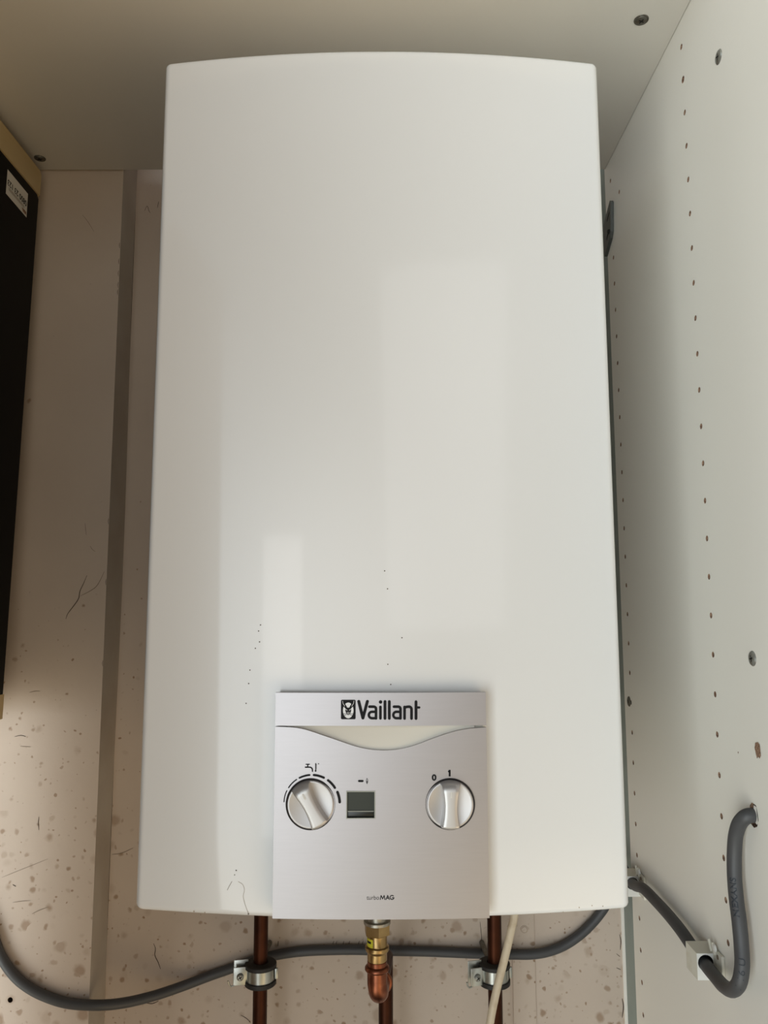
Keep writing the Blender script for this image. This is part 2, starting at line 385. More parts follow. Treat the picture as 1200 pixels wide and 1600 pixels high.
# ------------------------------------------------------------------ gas water heater
ZT, ZB, HW, YF, YBK = 1.9436, 1.2862, 0.1768, -0.3100, 0.046
HX = -0.0006
heater = empty('water_heater', (HX, YREC, ZB))
tag(heater, 'white wall-hung gas water heater with silver control panel, filling the cupboard', 'water heater')
def bulge(z): return 0.0150 + 0.0030*(ZT-z)/(ZT-ZB)
def hw_at(z): return HW + 0.0003*(ZT-z)/(ZT-ZB)
def yfront(x, z):
    t = min(1, abs(x-HX)/HW); return YF - bulge(z)*(1-t*t)
def outline(z, inset, rc=0.0055, nf=40):
    w = hw_at(z)-inset; pts = [(-w, YBK)]
    rc = max(rc-inset*.5, .001)
    def fy(x): return yfront(HX+x, z)+inset
    y0 = fy(w-rc)
    for k in range(7):
        a = PI/2*k/6; pts.append((-w+rc-rc*math.cos(a), y0+rc-rc*math.sin(a)))
    for k in range(1, nf): 
        x = -(w-rc)+2*(w-rc)*k/nf; pts.append((x, fy(x)))
    for k in range(7):
        a = PI/2*(1-k/6); pts.append((w-rc+rc*math.cos(a), y0+rc-rc*math.sin(a)))
    pts.append((w, YBK)); return pts
bm = bmesh.new(); rings = []
rr = 0.0045
lev = [(ZT-rr+rr*math.sin(a), rr*(1-math.cos(a))) for a in [PI/2*(1-k/5) for k in range(6)]]
lev += [(ZT + (ZB-ZT)*k/12, 0) for k in range(1, 12)]
lev += [(ZB+rr-rr*math.sin(a), rr*(1-math.cos(a))) for a in [PI/2*k/5 for k in range(6)]]
for z, i in lev: rings.append([bm.verts.new((HX+x, y, z)) for x, y in outline(z, i)])
for A, B in zip(rings, rings[1:]):
    for k in range(len(A)): face(bm, (A[k], A[(k+1) % len(A)], B[(k+1) % len(A)], B[k]), 0)
face(bm, rings[0], 0)
# turned-in lower flange and dark underside set up inside it
inner = [bm.verts.new((HX+x, y, ZB)) for x, y in outline(ZB, .016)]
inner2 = [bm.verts.new((HX+x, y, ZB+.012)) for x, y in outline(ZB, .016)]
A = rings[-1]
for P_, Q_, mi in ((A, inner, 0), (inner, inner2, 0)):
    for k in range(len(A)): face(bm, (P_[k], P_[(k+1) % len(A)], Q_[(k+1) % len(A)], Q_[k]), mi)
face(bm, inner2, 1)
# tiny chips and hair scratches in the enamel
def on_case(px, py):
    y = YF-.012
    for _ in range(4):
        p = at_y(px, py, y); y = yfront(p.x, p.z)
    return at_y(px, py, y-.00015)
def speck(px, py, r=.0005, mi=2): poly(bm, circle2((px, py), r*2100, 8), lambda u, v: tuple(on_case(u, v)), mi)
for s in ((601, 892), (605.5, 920), (628, 996.5), (606, 1038), (610.5, 1069.5), (407, 976.5), (404, 986), (405.5, 1003), (399, 1013), (390.5, 1047), (388.5, 1068), (384.5, 1099), (369, 1360)):
    speck(*s)
speck(366.5, 1367, .0004); speck(388, 1428, .0005); speck(303, 1424, .0006, 4); speck(320, 1426, .0005, 4)
for sx, sy in ((905, 1418), (925, 1415), (942, 1416), (880, 1425), (860, 1427)): speck(sx, sy, .00045, 4)
def hair(pts, w, mi):
    q = smooth_path([(a, b, 0) for a, b in pts], 4); stroke(bm, [(p.x, p.y) for p in q], w, lambda u, v: tuple(on_case(u, v)), mi, cap=False)
hair([(362.5, 1377), (358, 1385), (355, 1391)], .7, 3)
hair([(372, 1377.5), (379, 1382), (382, 1390), (380, 1400), (382, 1410), (386, 1422), (389, 1429)], .6, 4)
casing = link('casing', bm, ['enamel', 'underside', 'dark_mark', 'faint_mark', 'hair_mark'], heater, sharp=40)

# --- control panel: cream body, header plate, fascia with a finger scoop
PX0, PX1, PZ0, PZ1 = -0.0760, 0.0727, 1.2897, 1.4411
PC = (PX0+PX1)/2
def yf(x): 
    t = (x-PC)/.0745; return -0.3345 - 0.0022*(1-t*t)
def pm(px, py, d=0.0):
    """a pixel of the panel's front as a point on its gently bowed face, d in front of it"""
    y = -0.336
    for _ in range(3): p = at_y(px, py, y); y = yf(p.x)
    return at_y(px, py, y-d)
bm = bmesh.new()
box(bm, (PX0+.0012, -.3295, PZ0+.0015), (PX1-.0012, -.316, PZ1-.0012), .0006)
panel = link('control_panel', bm, ['cream'], heater)
swoop_px = [(428, 1135.5), (445, 1136), (466.8, 1137.8), (485, 1142.5), (501, 1148), (519, 1154), (537.6, 1160.5), (556, 1166.5), (571.6, 1170), (586, 1172), (602, 1172.6), (616, 1171.8), (628, 1170), (642, 1166.5), (656.6, 1161.7), (671, 1156), (685, 1151), (699, 1146.3), (713, 1142.3), (727, 1139.6), (741.6, 1137.8), (764, 1136.6)]
sw = smooth_path([pm(a, b) for a, b in swoop_px], 4)
def swoop(x):
    for a, b in zip(sw, sw[1:]):
        if a.x <= x <= b.x: return a.z + (b.z-a.z)*(x-a.x)/max(b.x-a.x, 1e-9)
    return sw[0].z if x < sw[0].x else sw[-1].z
dl, dr_ = pm(542.3, 1257).x, pm(585, 1257).x; dt, db = pm(563, 1237.3).z, pm(563, 1277.8).z
def bowed_plate(name, xs, bands, thick, mats, parent):
    bm = bmesh.new(); cache = {}
    def V(x, z):
        k = (round(x, 6), round(z, 6))
        if k not in cache: cache[k] = bm.verts.new((x, yf(x), z))
        return cache[k]
    for xa, xb in zip(xs, xs[1:]):
        for b0, b1, skip in bands:
            if skip and skip(.5*(xa+xb)): continue
            face(bm, (V(xa, b0(xa)), V(xb, b0(xb)), V(xb, b1(xb)), V(xa, b1(xa))))
    bnd = [e for e in bm.edges if len(e.link_faces) == 1]
    r = bmesh.ops.extrude_edge_only(bm, edges=bnd)
    for v in [g for g in r['geom'] if isinstance(g, bmesh.types.BMVert)]: v.co.y += thick
    bm.normal_update()
    return link(name, bm, mats, parent, sharp=30)
K = lambda c: (lambda x: c)
def xs_with(extra): 
    s = sorted(set([round(PX0+(PX1-PX0)*i/48, 6) for i in range(49)] + [round(e, 6) for e in extra])); return s
fascia = bowed_plate('fascia_plate', xs_with([dl, dr_]), [(K(PZ0), K(db), None), (K(db), K(dt), lambda x: dl < x < dr_), (K(dt), swoop, None)], .0042, ['silver'], panel)
HZ0 = pm(596, 1134.2).z
header = bowed_plate('header_plate', xs_with([]), [(K(HZ0), K(PZ1), None)], .0042, ['silver'], panel)
# curved floor of the scoop
bm = bmesh.new(); nx, nz = 24, 8
grid = [[bm.verts.new((PX0+.008+(PX1-PX0-.016)*i/nx, yf(PC)+.0018+.0042*(j/nz)**1.6, swoop(PC)-.002 + (HZ0+.001-swoop(PC)+.002)*j/nz)) for j in range(nz+1)] for i in range(nx+1)]
for i in range(nx):
    for j in range(nz): face(bm, (grid[i][j], grid[i+1][j], grid[i+1][j+1], grid[i][j+1]))
# keep only what lies behind the fascia's cut-out
link('finger_scoop', bm, ['cream'], panel)

E0 = 0.00025
def L2(ox, oy, s): return lambda u, v: tuple(pm(ox+u/s, oy+v/s, E0))
def L3(ox, oy, s, d): return lambda u, v: tuple(pm(ox+u/s, oy+v/s, d))
# brand lettering, drawn with a round pen (coordinates of an 8x enlargement whose corner is 520,1080)
bm = bmesh.new(); f8 = L2(520, 1080, 8)
stroke(bm, [(324, 128), (376, 335)], 38, f8); stroke(bm, [(432, 128), (376, 335)], 38, f8)
def letter_a(x):
    stroke(bm, [(x+18, 194), (x+68, 194)] + arc2((x+72, 222), 28, -90, 0, 6) + [(x+100, 340)], 34, f8)
    stroke(bm, [(x+100, 258), (x+52, 258)] + arc2((x+50, 298), 40, 270, 90, 14) + [(x+100, 338)], 32, f8)
letter_a(440); 
stroke(bm, [(595, 197), (595, 340)], 34, f8); poly(bm, circle2((597, 135), 22, 20), f8)
stroke(bm, [(652, 130), (652, 340)], 36, f8); stroke(bm, [(706, 130), (706, 340)], 36, f8)
letter_a(746)
stroke(bm, [(897, 197), (897, 342)], 34, f8); stroke(bm, [(900, 205), (925, 196), (952, 194)] + arc2((952, 226), 32, -90, 0, 6) + [(984, 342)], 34, f8)
stroke(bm, [(1040, 132), (1040, 342)], 36, f8); stroke(bm, [(1040, 204), (1080, 204)], 30, f8)
link('brand_lettering', bm, ['print'], header, smooth=False)
# emblem: dark rounded square, pale oval, two long ears and a small face
bm = bmesh.new()
sq = []
for cx_, cy_, a0 in ((270, 122, -90), (270, 336, 0), (117, 336, 90), (117, 122, 180)): sq += arc2((cx_, cy_), 15, a0, a0+90, 5)
poly(bm, sq, f8, 0)
f8b = L3(520, 1080, 8, E0+.00012); f8c = L3(520, 1080, 8, E0+.00024); f8d = L3(520, 1080, 8, E0+.00036)
poly(bm, circle2((193, 240), 66, 32, 98), f8b, 1)
for s in (-1, 1):
    e = [(193+s*66, 114), (193+s*80, 128), (193+s*76, 156), (193+s*54, 196), (193+s*26, 226), (193+s*2, 222), (193+s*20, 190), (193+s*44, 150)]
    poly(bm, e if s > 0 else e[::-1], f8c, 0)
    stroke(bm, [(193+s*70, 124), (193+s*66, 152), (193+s*44, 186)], 5, f8d, 1)
poly(bm, [(160, 215), (193, 203), (226, 215), (230, 245), (214, 285), (193, 304), (172, 285), (156, 245)], f8c, 0)
for s in (-1, 1):
    stroke(bm, [(193+s*14, 238), (193+s*28, 226)], 6, f8d, 1)
    stroke(bm, [(193+s*10, 262), (193+s*8, 282)], 6, f8d, 1)
    stroke(bm, [(193+s*22, 280), (193+s*56, 282)], 6, f8c, 0)
    stroke(bm, [(193+s*22, 292), (193+s*50, 304)], 6, f8c, 0)
stroke(bm, [(193, 290), (193, 302)], 5, f8d, 1)
link('emblem', bm, ['print', 'grip_top'], header, smooth=False)
# model lettering
bm = bmesh.new(); ft = lambda u, v: tuple(pm(u, v, E0))
text_fit(bm, 'turbo', 572.8, 592.2, 1406, 1399.4, ft, 0.0, 1)
for st_ in ([(594.2, 1405.6), (595.4, 1399.3)], [(595.4, 1399.3), (597.8, 1404.6)], [(597.8, 1404.6), (600.2, 1399.3)], [(600.2, 1399.3), (601.4, 1405.6)],
            [(603.2, 1405.6), (605.7, 1399.3)], [(605.7, 1399.3), (608.2, 1405.6)], [(604.4, 1403.5), (607.0, 1403.5)],
            arc2((612.5, 1402.4), 3.1, -45, -350, 16), [(615.5, 1402.9), (613.1, 1402.9)]):
    stroke(bm, st_, 1.25, ft)
link('model_lettering', bm, ['print', 'print_thin'], fascia, smooth=False)

# temperature scale round the left knob (7.06x enlargement, corner 430,1180)
f7 = L2(430, 1180, 7.06); KC = (392, 538)
def adash(p, q, w, name):
    bm = bmesh.new()
    a0 = math.degrees(math.atan2(p[1]-KC[1], p[0]-KC[0])); a1 = math.degrees(math.atan2(q[1]-KC[1], q[0]-KC[0]))
    if a1 < a0 - 180: a1 += 360
    if a1 > a0 + 180: a1 -= 360
    r0 = math.dist(p, KC); r1 = math.dist(q, KC); n = 10
    pts = [(KC[0]+(r0+(r1-r0)*k/n)*math.cos(math.radians(a0+(a1-a0)*k/n)), KC[1]+(r0+(r1-r0)*k/n)*math.sin(math.radians(a0+(a1-a0)*k/n))) for k in range(n+1)]
    stroke(bm, pts, w, f7); link('scale_dash', bm, ['print'], fascia, smooth=False)
for p, q, w in (((97, 515), (128, 392), 11), ((148, 358), (235, 269), 14), ((268, 250), (378, 219), 21), ((426, 219), (536, 249), 25), ((582, 277), (658, 360), 26), ((686, 408), (711, 518), 29)): adash(p, q, w, '')
bm = bmesh.new()   # tap
stroke(bm, [(340, 101), (377, 101)], 11, f7); stroke(bm, [(359, 101), (359, 132)], 13, f7)
stroke(bm, [(333, 133), (372, 133)] + arc2((380, 163), 30, -90, 0, 6) + [(411, 178)], 14, f7)
link('tap_symbol', bm, ['print'], fascia, smooth=False)
bm = bmesh.new()   # thermometer
stroke(bm, [(446, 92), (446, 170)], 10, f7); poly(bm, circle2((446, 173), 10, 14), f7)
for y in (100, 112, 125, 138, 151): stroke(bm, [(446, y), (459, y)], 5, f7, cap=False)
poly(bm, circle2((478, 95), 6, 10), f7)
link('thermometer_symbol', bm, ['print'], fascia, smooth=False)
bm = bmesh.new(); stroke(bm, [(925, 285), (963, 285)], 24, f7)
fl = [(1013, 256), (1021, 275), (1021, 300), (1013, 318), (1005, 300), (1005, 275), (1013, 256)]
stroke(bm, fl, 5, f7); stroke(bm, [(1013, 285), (1013, 306)], 5, f7)
link('flame_symbol', bm, ['print'], fascia, smooth=False)
bm = bmesh.new(); text_fit(bm, '0', 674.6, 682.0, 1220.0, 1209.8, ft, 0.045); link('numeral_zero', bm, ['print'], fascia, smooth=False)
bm = bmesh.new(); stroke(bm, [(702.6, 1205.2), (702.6, 1212.4)], 2.9, ft, cap=False); stroke(bm, [(700.4, 1206.3), (702.6, 1204.0)], 2.4, ft, cap=False)
poly(bm, [(701.15, 1203.0), (704.05, 1203.0), (704.05, 1213.2), (701.15, 1213.2)], ft); link('numeral_one', bm, ['print'], fascia, smooth=False)

# display window
bm = bmesh.new(); yd = yf(.5*(dl+dr_))
box(bm, (dl, yd+.0018, db), (dr_, yd+.0050, dt), 0, 0)
zl = pm(563, 1268.5).z
box(bm, (dl+.0004, yd+.0012, db+.0004), (dr_-.0004, yd+.0019, zl), .0002, 1)
disp = link('display', bm, ['lcd', 'lcd_low'], panel)
bm = bmesh.new(); w = .0006
for lo, hi in (((dl-w, yd-.0004, db-w), (dr_+w, yd+.002, db)), ((dl-w, yd-.0004, dt), (dr_+w, yd+.002, dt+w)), ((dl-w, yd-.0004, db), (dl, yd+.002, dt)), ((dr_, yd-.0004, db), (dr_+w, yd+.002, dt))): box(bm, lo, hi)
box(bm, (dl+.0004, yd+.0011, zl-.0002), (dr_-.0004, yd+.0019, zl+.0003))
link('display_frame', bm, ['lcd_frame'], panel)

# rotary knobs
def knob(px, py, rot, r_px=35.0):
    c = pm(px, py); R = r_px/2160.0
    def loc(u, v, h): # u along the grip (up), v across, h towards the room
        x = v*math.cos(rot) - u*math.sin(rot); z = u*math.cos(rot) + v*math.sin(rot)
        return (c.x + x, c.y - h, c.z + z)
    bm = bmesh.new()
    lathe(bm, [(R*.965*q/14, .0003+.0016*(q/14)**2) for q in range(15)] + [(R*.985, .0017), (R, .0010), (R, -.002)], c, (0, -1, 0), 64)
    kb = link('control_knob', bm, ['silver_knob'], heater, sharp=50, loc=c)
    bm = bmesh.new()
    lathe(bm, [(R-.0003, .0002), (R+.0008, .0006), (R+.0012, .0003), (R+.0012, -.0005)], c, (0, -1, 0), 64)
    link('gap_ring', bm, ['ring'], kb, loc=c)
    # hourglass grip bar
    bm = bmesh.new()
    H = .0095; n = 36; rows = []
    for i in range(n+1):
        s = -1+2*i/n; s = math.sin(s*PI/2)
        hw = .0041 + .0019*s*s + (.0005*s if s > 0 else 0)
        u0 = R*s*.985
        a = abs(s); sh = .60 if s > 0 else .86; e0 = .32 if s > 0 else .45
        h = H if a < sh else H*(e0 + (1-e0)*math.sqrt(max(0, 1-((a-sh)/(1-sh))**2)))
        row = []
        for v, hh in ((-hw-.0013, 0), (-hw-.0006, h*.62), (-hw-.0001, h-.0005), (-hw+.0006, h), (-hw*.5, h+.0001), (0, h+.0002), (hw*.5, h+.0001), (hw-.0006, h), (hw+.0001, h-.0005), (hw+.0006, h*.62), (hw+.0013, 0)):
            # the ends of the bar follow the round edge of the dial
            um = math.sqrt(max(R*R - v*v, 0)); row.append(bm.verts.new(loc(u0*um/R, v, hh-.0008)))
        rows.append(row)
    for A, B in zip(rows, rows[1:]):
        for k in range(10): face(bm, (A[k], A[k+1], B[k+1], B[k]))
    face(bm, rows[0]); face(bm, rows[-1])
    link('grip', bm, ['grip_top'], kb, sharp=45, loc=c)
    bm = bmesh.new()
    stroke(bm, [(R*.60, 0), (R*.40, 0)], [.0009, .0013], lambda u, v: loc(u, v, H-.0008+.0004))
    mk = link('pointer_mark', bm, ['clip_face'], kb, smooth=False, loc=c); mk['label'] = 'short pale pointer mark'
    return kb
k1 = knob(485.5, 1256.4, math.radians(29)); k1['label'] = 'left knob turned to the upper left, inside the dashed scale'
k2 = knob(703.2, 1256.2, math.radians(-1)); k2['label'] = 'right on-off knob pointing straight up at 1'

# ------------------------------------------------------------------ pipes
def pipe_thing(name, label, x0, x1):
    bm = bmesh.new(); tube(bm, [(x0, -.010, 1.2975), (x0, -.010, 1.2), (x1, -.010, .62)], .0076, 24)
    o = link(name, bm, ['copper'], loc=(x1, -.010, .62)); tag(o, label, 'pipe', 'copper pipes under the heater'); return o
pipe_thing('copper_pipe', 'brown vertical copper pipe under the left part of the heater', -0.1316, -0.1304)
pipe_thing('copper_pipe', 'brown vertical copper pipe behind the cream flex at right', 0.1194, 0.1171)

# middle pipe: union nut, brass press adaptor, copper elbow turning to the wall, pipe going down
FX, FY, RY = -0.0060, -0.110, -0.010
mid = empty('copper_pipe', (0.0025, RY, .62))
tag(mid, 'middle copper pipe with brass union and press elbow below the control panel', 'pipe', 'copper pipes under the heater')
def zf(py): return at_y(589, py, FY).z
RZ = zf(1558)
bm = bmesh.new()
def hexprism(bm, c, r, z0, z1, ch=.0008, rot=0.5):
    rings = []
    for rr_, z in ((r-ch, z0), (r, z0+ch), (r, z1-ch), (r-ch, z1)):
        rings.append([bm.verts.new((c[0]+rr_*math.cos(rot+PI*k/3), c[1]+rr_*math.sin(rot+PI*k/3), z)) for k in range(6)])
    for A, B in zip(rings, rings[1:]):
        for k in range(6): face(bm, (A[k], A[(k+1) % 6], B[(k+1) % 6], B[k]))
    face(bm, rings[0]); face(bm, rings[-1])
hexprism(bm, (FX, FY), .0128, zf(1459), zf(1440), rot=PI/6+.12)
link('union_nut', bm, ['brass'], mid, sharp=20)
bm = bmesh.new()
lathe(bm, [(.0105, 0), (.0128, .0005), (.0128, .003), (.0095, .0035), (.009, .02), (.009, .0955)], (FX, FY, zf(1443)), (0, 0, 1), 32)
link('connection_tail', bm, ['nickel'], mid)
bm = bmesh.new(); a = zf(1459)
def dz(py): return zf(py)-a
lathe(bm, [(.0093, .002), (.0095, dz(1462)), (.0094, dz(1475)), (.0098, dz(1476.5)), (.0113, dz(1478)), (.0115, dz(1482)), (.0108, dz(1485)), (.0097, dz(1487)), (.0094, dz(1488.5)), (.0094, dz(1499)), (.0088, dz(1501)), (.0070, dz(1501.5))], (FX, FY, a), (0, 0, 1), 40)
ad = link('press_adaptor', bm, ['brass'], mid)
bm = bmesh.new(); n = 8
arcv = [[bm.verts.new((FX+.0097*math.cos(t), FY+.0097*math.sin(t), zf(py))) for py in (1463, 1476)] for t in [math.radians(188+58*k/n) for k in range(n+1)]]
for A, B in zip(arcv, arcv[1:]): face(bm, (A[0], B[0], B[1], A[1]))
lab = link('sticker', bm, ['yellow'], ad); lab['label'] = 'small yellow sticker on the brass collar'
bm = bmesh.new()
arcv = [[bm.verts.new((FX+.0098*math.cos(t), FY+.0098*math.sin(t), zf(py))) for py in (1466.5, 1470)] for t in [math.radians(200+34*k/n) for k in range(n+1)]]
for A, B in zip(arcv, arcv[1:]): face(bm, (A[0], B[0], B[1], A[1]))
link('sticker_bar', bm, ['print'], ad)
# elbow
def elbow_path(r):
    pts = [Vector((FX, FY, zf(1500.5))), Vector((FX, FY, zf(1525)))]
    cz = RZ + r
    cz = max(cz, RZ+.001)
    for k in range(0, 11):
        t = PI/2*k/10; pts.append(Vector((FX+.004*math.sin(t)*.4, FY + r - r*math.cos(t), cz - r*math.sin(t))))
    pts.append(Vector((FX+.0035, FY+.035, RZ))); return pts
bm = bmesh.new(); ep = elbow_path(.013)
tube(bm, ep, .0094, 32)
el = link('press_elbow', bm, ['copper_fit'], mid)
bm = bmesh.new()
lathe(bm, [(.0090, .0030), (.0105, .0024), (.0116, .0010), (.0117, -.0008), (.0108, -.0022), (.0090, -.0028)], (FX, FY, zf(1512.5)), (0, 0, 1), 40)
lathe(bm, [(.0090, .0030), (.0105, .0024), (.0116, .0010), (.0117, -.0008), (.0108, -.0022), (.0090, -.0028)], (FX+.0032, FY+.030, RZ), (0.035, 1, 0), 40)
link('press_bead', bm, ['copper_fit'], el)
bm = bmesh.new()
r = .016; zz = RZ
pts = [Vector((FX+.0030, FY+.02, zz)), Vector((.0020, RY-r, zz))]
for k in range(1, 11):
    t = PI/2*k/10; pts.append(Vector((.0024, RY-r+r*math.sin(t), zz-r+r*math.cos(t))))
pts.append(Vector((.0024, RY, 1.06))); pts.append(Vector((.0024, RY, .62)))
tube(bm, pts, .0077, 24)
link('tube', bm, ['copper'], mid)

# ------------------------------------------------------------------ rubber lined pipe clamps
def clamp_parts(root):
    bm = bmesh.new()
    # steel band, split, with ears towards -x
    lathe(bm, [(.0142, -.0062), (.0152, -.0062), (.0152, .0062), (.0142, .0062), (.0142, -.0062)], (0, 0, 0), (0, 0, 1), 40)
    for sy, y0 in ((-1, -.0045), (1, .0040)):
        box(bm, (-.0285, y0-.0008, -.0090), (-.0130, y0+.0008, .0090+(.004 if sy > 0 else 0)), .0006)
    # turned-over corner of the front ear
    tube(bm, [(-.0270, -.0046, -.0088), (-.0305, -.0052, -.0094), (-.0325, -.0060, -.0070), (-.0338, -.0068, -.0030)], .0009, 8)
    # hinge lug on the far side
    box(bm, (.0148, -.0060, -.0050), (.0184, -.0020, .0058), .0008)
    finish('band', bm, ['steel'], root)
    bm = bmesh.new()
    lathe(bm, [(.0077, .0113), (.0158, .0108), (.0168, .0100), (.0168, .0064), (.0143, .0060), (.0143, -.0060), (.0168, -.0064), (.0168, -.0104), (.0158, -.0112), (.0077, -.0113), (.0077, .0113)], (0, 0, 0), (0, 0, 1), 40,
          mis=[1, 1, 0, 0, 0, 0, 0, 0, 0, 0])
    finish('rubber_lining', bm, ['rubber', 'rubber_top'], root)
    bm = bmesh.new()
    lathe(bm, [(0, .0030), (.0024, .0029), (.0036, .0018), (.0038, 0), (.0020, 0), (.0020, -.0150)], (-.0212, -.0052, -.0004), (0, -1, 0), 24)
    s = finish('screw', bm, ['screw'], root)
    bm = bmesh.new()
    for a in (.5, .5+PI/2):
        d = Vector((math.cos(a), 0, math.sin(a)))*.0021; n = Vector((-math.sin(a), 0, math.cos(a)))*.00045
        q = [d+n, -d+n, -d-n, d-n]
        face(bm, [bm.verts.new(Vector((-.0212, -.00835, -.0004))+v) for v in q])
    finish('cross_recess', bm, ['recess'], s, root)
    bm = bmesh.new(); lathe(bm, [(.0030, 0), (.0030, .0455), (0, .0455)], (0, .0135, .0070), (.21, 1, 0), 16)
    finish('mounting_stud', bm, ['screw_dark'], root)
def finish(name, bm, mats, parent, root=None):
    bmesh.ops.recalc_face_normals(bm, faces=bm.faces)
    for f in bm.faces: f.smooth = True
    for e in bm.edges:
        if len(e.link_faces) == 2 and e.calc_face_angle(0) > math.radians(35): e.smooth = False
    me = bpy.data.meshes.new(name); bm.to_mesh(me); bm.free()
    for m in mats: me.materials.append(M[m])
    o = bpy.data.objects.new(name, me); COL.objects.link(o); o.parent = parent; return o
def copy_tree(o, parent=None):
    c = o.copy(); COL.objects.link(c)
    if parent: c.parent = parent
    for ch in list(o.children): copy_tree(ch, c)
    return c
c1 = empty('pipe_clamp', (-0.1312, -.010, at_y(405, 1527, -.02).z)); clamp_parts(c1)
c1.rotation_euler = (0, 0, math.radians(8))
tag(c1, 'rubber-lined steel clamp on the left copper pipe, screw facing out', 'pipe clamp', 'pipe clamps')
c2 = copy_tree(c1); c2.location = (0.1183, -.010, at_y(770, 1526.5, -.02).z); c2.rotation_euler = (0, 0, math.radians(15))
tag(c2, 'rubber-lined steel clamp partly hidden behind the cream flex', 'pipe clamp', 'pipe clamps')

# ------------------------------------------------------------------ cables
wall_pts = [(-95, 1120), (-80, 1240), (-58, 1340), (-40, 1395), (-14, 1452), (0, 1491), (22.5, 1524.5), (48.7, 1545.5), (82.5, 1561), (110, 1568)]
P = [at_y(a, b, -.0062) for a, b in wall_pts]
mid_pts = [(157.5, 1570.5, -.0060), (195, 1566.7, .006), (240, 1556, .024), (285, 1541, .0380), (330, 1524, .0437), (367.5, 1511, .0437), (397, 1500.5, .0437), (441, 1490.5, .0437), (473, 1486.5, .0437), (505, 1484.8, .0437), (553, 1484, .0437), (607, 1485.5, .0437),
           (660, 1486.5, .0437), (700, 1488, .0437), (760, 1490.5, .0437), (802, 1491.3, .042), (832, 1491, .041), (856, 1487, .042), (880, 1478, .0437), (904, 1462.5, .0437), (922, 1446, .0437), (937, 1428.5, .043), (950, 1408, .040)]
P += [at_y(a, b, y) for a, b, y in mid_pts]
P += [Vector((.262, .012, at_x(989.5, 1381, XR-.009).z+.004)), at_x(989.5, 1382, XR-.010)]
rp = [(1005.2, 1388.4, .010), (1025.5, 1408.7, .0085), (1045.7, 1431, .0085), (1066, 1456.5, .0085), (1086.2, 1486, .0085), (1106, 1512, .0095), (1117.7, 1526, .0105), (1131, 1541, .0130), (1144.7, 1546.5, .0145), (1155.6, 1534, .0145), (1159.6, 1510, .0125), (1158.4, 1476, .0110), (1154.8, 1438, .0105), (1150.3, 1402, .0100), (1147.6, 1366, .0095), (1147.6, 1330, .0090), (1150.5, 1301, .0090), (1158, 1283, .0080), (1168, 1275, .0050)]
P += [at_x(a, b, XR-o_) for a, b, o_ in rp]
P += [Vector((XR+.003, hc.y, hc.z)), Vector((XR+.010, hc.y-.003, hc.z+.001))]
path = smooth_path(P, 8)
bm = bmesh.new(); tube(bm, path, .0053, 20)
cable = link('power_cable', bm, ['cable'], loc=P[0])
tag(cable, 'thick dark grey cable along the wall behind the pipes and through the side panel', 'cable')
# printing on the cable: lettering wrapped on the side that faces the room
def cable_text(name, s, z0, z1, ang=0.0, hgt=.0038, bold=.02):
    seg = [p for p in path if p.y < -.25 and p.x < XR-.003 and 1.21 < p.z < 1.345 and p.y < P[-13].y+.05]
    up_part = sorted([p for p in path[-14*8:] if p.z > 1.222 and p.y < -.272], key=lambda p: p.z)
    def at(z):
        for a, b in zip(up_part, up_part[1:]):
            if a.z <= z <= b.z: return a + (b-a)*((z-a.z)/max(b.z-a.z, 1e-9))
        return up_part[0] if z < up_part[0].z else up_part[-1]
    bm = bmesh.new()
    def fn(u, v):                          # u along the cable (upwards), v across
        c = at(u); tan = (at(u+.004)-at(u-.004)).normalized(); view = Vector((CAM.x-c.x, CAM.y-c.y, 0)); view = (view-tan*view.dot(tan)).normalized(); side = tan.cross(view)
        a = ang + v/.0053; return tuple(c + (view*math.cos(a) + side*math.sin(a))*.00548)
    V, Fc, a0, a1, b0, b1 = text_bm(s, bold)
    vs = [bm.verts.new(fn(z0+(v.x-a0)/(a1-a0)*(z1-z0), -((v.y-b0)/(b1-b0)-.5)*hgt)) for v in V]
    for f in Fc: face(bm, [vs[i] for i in f])
    o = link(name, bm, ['cable_print'], cable, smooth=False, loc=P[0]); return o
zA = at_x(1150, 1428, XR-.010).z; zB = at_x(1143, 1366, XR-.010).z
cable_text('lettering', 'NEXANS', zA, zB, ang=-.26, hgt=.0046, bold=.03)
cable_text('lettering', '/ 16 U', at_x(1158, 1534, XR-.012).z, at_x(1159, 1496, XR-.012).z, ang=-.05, hgt=.0044, bold=.0)

# cream flex in front of the right pipe
fp = [(806, 1395, -.085), (803.5, 1432, -.082), (799, 1452, -.080), (793, 1478, -.075), (786.5, 1505, -.070), (779.5, 1532, -.066), (773, 1560, -.064), (768, 1585, -.063), (764, 1612, -.062), (758, 1660, -.060), (746, 1760, -.056), (730, 1950, -.050)]
bm = bmesh.new(); tube(bm, smooth_path([at_y(*p) for p in fp], 6), .0040, 16)
o = link('flex_cord', bm, ['flex'], loc=at_y(*fp[-1])); tag(o, 'yellowed cream flex hanging in front of the right copper pipe', 'cord')

